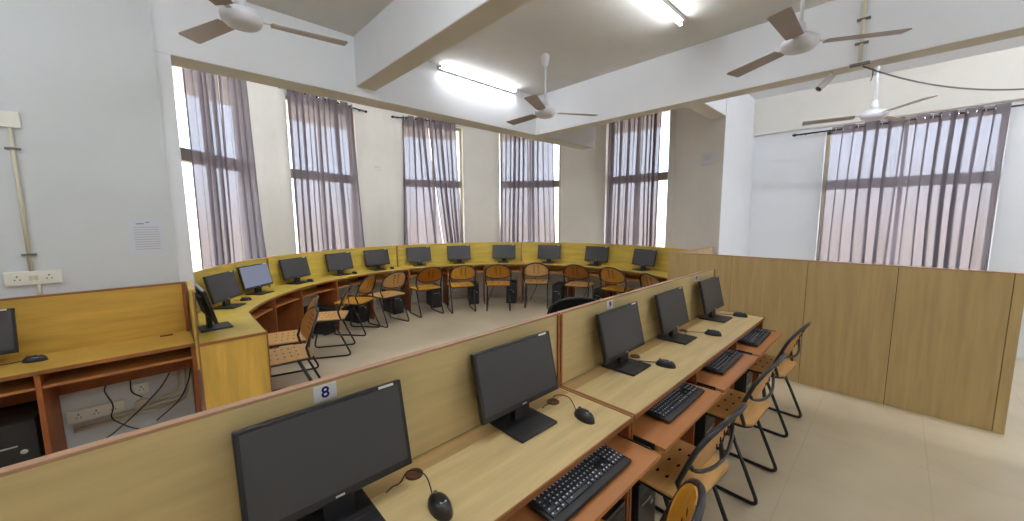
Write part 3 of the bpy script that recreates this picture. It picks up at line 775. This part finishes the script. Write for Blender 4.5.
bay_notice('tiny faint notice on the bare wall between the second and middle windows', 90.0, 2.48, .20, .12, M['wall'])

# wiring below the left desk
board('socket_strip', 'long white power strip on the wall inside the open desk bay', -.525, -.255, .235, .315, (-.6, 0, .6))
g = G(); g.lathe([(0, .03), (.038, .03), (.042, .026), (.042, 0)], M['pvc'], 24, (0, 0, 0), True, Matrix.Translation((-.165, 3.80, .245)) @ Matrix.Rotation(pi / 2, 4, 'X'))
tag(g.build('junction_box'), 'round ivory junction box on the wall inside the desk bay', 'junction box')
board('socket_board', 'small white switch box above the round junction box in the desk bay', -.20, -.12, .33, .41, (0,))
for k, (pts, l) in enumerate([
    ([(-.50, 3.785, .205), (.02, 3.785, .225), (.075, 3.785, .26), (.075, 3.785, .455)], 'ivory pipe bending upward at the right of the desk bay, outer one'),
    ([(-.50, 3.785, .175), (.06, 3.785, .19), (.110, 3.785, .24), (.110, 3.785, .455)], 'ivory pipe running lowest along the wall in the desk bay'),
    ([(-.13, 3.785, .245), (.0, 3.785, .27), (.035, 3.785, .31), (.035, 3.785, .45)], 'ivory pipe bending upward from the round junction box')]):
    tag(G().tube(rounded(pts, .06, 8), .012, M['pvc'], 10).build('conduit_pipe'), l, 'conduit', 'conduits in the desk bay')
for pts, l in [([(-.33, 3.765, .455), (-.34, 3.75, .42), (-.30, 3.74, .30), (-.33, 3.74, .22), (-.22, 3.72, .10), (-.05, 3.70, .03)], 'black cable dropping over the power strip in the desk bay'),
               ([(-.50, 3.74, .02), (-.35, 3.74, .08), (-.18, 3.75, .22), (-.05, 3.75, .36), (.00, 3.76, .45)], 'dark cable climbing diagonally across the wall in the desk bay'),
               ([(.12, 3.76, .45), (.10, 3.75, .35), (.04, 3.74, .22), (-.10, 3.72, .12)], 'thin dark cable hanging at the right of the desk bay'),
               ([(-.21, 3.77, .46), (-.215, 3.765, .36), (-.16, 3.76, .31)], 'short dark cable at the small switch box in the desk bay')]:
    tag(G().tube(rounded(pts, .08, 6), .0045, M['black'], 6).build('power_cable'), l, 'cable', 'cables in the desk bay')

# ------------------------------------------------------------------ tall partition
XPn = 4.355
r = thing('office_partition', (XPn, 0, 0), 0, 'tall brown wood-grained partition crossing behind the front row', 'partition')
zp = 1.19; yb = [1.86, 1.19, .555, -.03, -.60]
for a, b in zip(yb, yb[1:]):
    tag(G().box(0, .045, b + .002, a - .002, .0, zp - .008, M['oak']).build('panel', r))
G().box(.006, .039, -.60, 1.86, 0, zp - .012, M['seam']).build('core', r)
G().box(-.003, .048, -.655, 1.86, zp - .008, zp, M['trim']).build('cap_strip', r)
G().box(-.002, .047, -.655, -.602, 0, zp - .008, M['oak']).build('end_post', r)
G().box(.045, 1.08, 1.72, 1.765, 0, zp - .008, M['oak']).build('side_panel', r)
G().box(.045, 1.08, 1.717, 1.768, zp - .008, zp, M['trim']).build('cap_strip', r)

# ------------------------------------------------------------------ ceiling fans
def make_fan(label, hub, rod_top, ang):
    r = thing('ceiling_fan', hub, 0, label, 'ceiling fan', 'three-bladed ceiling fans')
    G().lathe([(0, -.055), (.05, -.055), (.085, -.045), (.105, -.025), (.112, 0), (.108, .022), (.08, .045), (.035, .062), (.02, .07), (0, .07)], M['fan_body'], 36).build('motor', r)
    L = rod_top - hub[2]
    G().tube([(0, 0, .06), (0, 0, L - .02)], .011, M['fan_body'], 12).build('down_rod', r)
    G().lathe([(.012, L - .13), (.035, L - .10), (.045, L - .02), (.03, L), (0, L)], M['fan_body'], 24).build('canopy', r)
    G().lathe([(.014, .06), (.035, .07), (.03, .12), (.013, .15)], M['fan_body'], 24).build('lower_cup', r)
    for k in range(3):
        T = Matrix.Rotation(radians(ang + 120 * k), 4, 'Z') @ Matrix.Rotation(radians(9), 4, 'X')
        b = G().prism([(.155, -.050), (.59, -.062), (.60, -.050), (.60, .052), (.59, .062), (.155, .050), (.148, .0)], -.004, .001, M['fan_blade'], .0, T)
        o = b.build('blade', r)
        g = G(); g.box(.085, .20, -.016, .016, .001, .006, M['fan_body'], .001, T); g.box(.155, .20, -.034, .034, .001, .0055, M['fan_body'], .001, T); g.build('blade_arm', o)
    return r
make_fan('ceiling fan at the top left, cut by the picture edge above the first curtain', (.50, 2.90, 2.83), ZC, 111)
make_fan('ceiling fan on a long white rod in front of the two beams meeting', (3.22, 2.80, 2.75), ZC, 87)
make_fan('ceiling fan at the top right with its blades against the long beam', (3.40, .585, 2.81), ZC, 59)
make_fan('far ceiling fan seen beyond the long beam, above the pale curtain', (5.60, .27, 2.66), ZC, 100)

# ------------------------------------------------------------------ tube lights
def tube_light(label, c, rz, length=1.2, side=None, lamp='lamp'):
    """c = centre of the tube; side=None hangs below a ceiling, else plan vector to the wall behind"""
    r = thing('tube_light', c, rz, label, 'tube light', 'fluorescent tube lights'); h = length / 2
    if side is None: G().box(-h - .02, h + .02, -.022, .022, .024, .060, M['fixture'], .003).build('batten', r)
    else: G().box(-h - .02, h + .02, .024, .060, -.022, .022, M['fixture'], .003).build('batten', r)
    for s in (-1, 1):
        if side is None: G().box(s * h - .012, s * h + .012, -.013, .013, -.016, .030, M['fixture'], .002).build('lamp_holder', r)
        else: G().box(s * h - .012, s * h + .012, -.016, .030, -.013, .013, M['fixture'], .002).build('lamp_holder', r)
    G().tube([(-h + .012, 0, 0), (h - .012, 0, 0)], .014, M[lamp], 12).build('lamp_tube', r)
    return r
tube_light('lit tube light on the beam above the curtained windows', (3.12, 3.76, 3.325), 0, 1.2, 1, 'lamp_dim')
tube_light('lit tube light on the ceiling at the top edge between the fans', (2.93, 1.48, 3.30), radians(0), 1.2, None, 'lamp_dim')
for c, rz, l in [((.6, 1.2, 3.30), 0, 'added unseen tube light on the ceiling over the nearer desk'), ((-1.6, 2.4, 3.30), 0, 'added unseen tube light on the ceiling before the grey wall'),  # out-of-view tubes added to raise the overall room light
                 ((0, -1.6, 3.30), 0, 'added unseen tube light on the ceiling behind the viewer'), ((3.0, -1.6, 3.30), 0, 'added unseen tube light on the ceiling over the open floor'),
                 ((5.6, -2.3, 3.30), 0, 'added unseen tube light on the ceiling beyond the long beam')]:
    tube_light(l, c, rz)
# unseen tubes added behind the window beam to brighten the round bay
for x, w_ in ((1.3, 'on the far face of the beam, toward the second window'), (3.2, 'on the far face of the beam, toward the middle window')):
    tube_light('added unseen tube light ' + w_, (x, YA + .32, 3.20), pi, 1.2, 1)
tube_light('lit tube light on the far side of the long beam, facing the pale curtain', (XB + .25, .2, 3.16), radians(90), 1.2, 1)

# ------------------------------------------------------------------ things on the long beam
tube_light('added unseen tube light on the far side of the long beam, near the right picture edge', (XB + .25, -1.6, 3.16), radians(90), 1.2, 1)  # second tube, added out of view to brighten the ceiling strip
r = thing('security_camera', (XB + .03, .50, 2.811), 0, 'small white security camera hanging under the long beam', 'security camera')
G().lathe([(0, 0), (.022, 0), (.022, -.008), (0, -.008)], M['cctv'], 20).build('mount', r)
G().tube([(0, 0, -.005), (0, .0, -.06)], .007, M['cctv'], 8).build('arm', r)
dv = Vector((-.45, .45, -.62)).normalized(); a0 = Vector((0.0, 0, -.06))
G().tube([a0 - dv * .03, a0 - dv * .028, a0 + dv * .105, a0 + dv * .118], [.012, .026, .026, .029], M['cctv'], 16).build('housing', r)
G().tube([a0 + dv * .117, a0 + dv * .121], .022, M['black_gloss'], 16).build('lens', r)
g = G(); g.tube([(XB - .014, .315, ZC), (XB - .014, .315, 2.83)], .013, M['pvc'], 10); c2 = tag(g.build('conduit_pipe'), 'ivory conduit running down the face of the long beam', 'conduit')
for z in (3.14, 2.96):
    G().box(XB - .032, XB, .275, .355, z - .006, z + .006, M['cable_grey']).build('saddle_clip', c2)
g = G(); g.box(XB - .03, XB + .015, .255, .375, 2.795, 2.812, M['cable_grey'], .003); tag(g.build('clamp_bracket'), 'grey bracket under the beam where the conduit ends', 'bracket')
pts = []
for k in range(25):
    t = k / 24; pts.append((XB + .05 + .9 * t, .30 - 1.9 * t, 2.80 - 1.22 * t * (1 - t) + .02 * t))
g = G(); g.tube(pts, .006, M['cable_grey'], 6); tag(g.build('hanging_cable'), 'grey cable sagging from the long beam to the right', 'cable')
g = G(); g.tube([(XB + .12, .24, 2.79), (XB + .12, .24, 2.72), (XB + .125, .25, 2.69)], .004, M['cable_grey'], 6); tag(g.build('cable_end'), 'short loose cable end dangling beside the far fan rod', 'cable')

# ------------------------------------------------------------------ light and camera
W = bpy.data.worlds.new('world'); SC.world = W; W.use_nodes = True; nt = W.node_tree; nt.nodes.clear()
tc = nt.nodes.new('ShaderNodeTexCoord'); sx = nt.nodes.new('ShaderNodeSeparateXYZ'); rp = nt.nodes.new('ShaderNodeValToRGB')
mr = nt.nodes.new('ShaderNodeMapRange'); mr.inputs[1].default_value = -1; mr.inputs[2].default_value = 1
bg = nt.nodes.new('ShaderNodeBackground'); wo = nt.nodes.new('ShaderNodeOutputWorld')
nt.links.new(tc.outputs['Generated'], sx.inputs[0]); nt.links.new(sx.outputs['Z'], mr.inputs[0]); nt.links.new(mr.outputs[0], rp.inputs[0])
rp.color_ramp.elements[0].position = .48; rp.color_ramp.elements[0].color = (.60, .51, .44, 1)
rp.color_ramp.elements[1].position = .56; rp.color_ramp.elements[1].color = (.76, .86, 1.0, 1)
nt.links.new(rp.outputs[0], bg.inputs[0]); bg.inputs[1].default_value = 4.4; nt.links.new(bg.outputs[0], wo.inputs[0])

cam = bpy.data.cameras.new('camera'); co = bpy.data.objects.new('camera', cam); COL.objects.link(co); SC.camera = co
p_, a_, r_ = radians(6.549), radians(46.075), radians(-.378)
fw = Vector((cos(a_), sin(a_), 0)); rt = Vector((sin(a_), -cos(a_), 0)); up = Vector((0, 0, 1))
F = fw * cos(p_) - up * sin(p_); U = up * cos(p_) + fw * sin(p_)
R2 = rt * cos(r_) + U * sin(r_); U2 = U * cos(r_) - rt * sin(r_)
mw = Matrix((R2, U2, -F)).transposed().to_4x4(); mw.translation = (0, 0, 1.60); co.matrix_world = mw
cam.sensor_fit = 'HORIZONTAL'; cam.sensor_width = 36; cam.lens = 36 * 371.1 / 1024; cam.clip_start = .02

SC.view_settings.view_transform = 'Standard'; SC.view_settings.look = 'None'
SC.view_settings.gamma = 1; SC.view_settings.use_curve_mapping = False
SC.view_settings.exposure = 0.5
SC.cycles.use_denoising = True
SC.cycles.max_bounces = 8; SC.cycles.diffuse_bounces = 5; SC.cycles.transparent_max_bounces = 12
SC.cycles.sample_clamp_indirect = 6.0
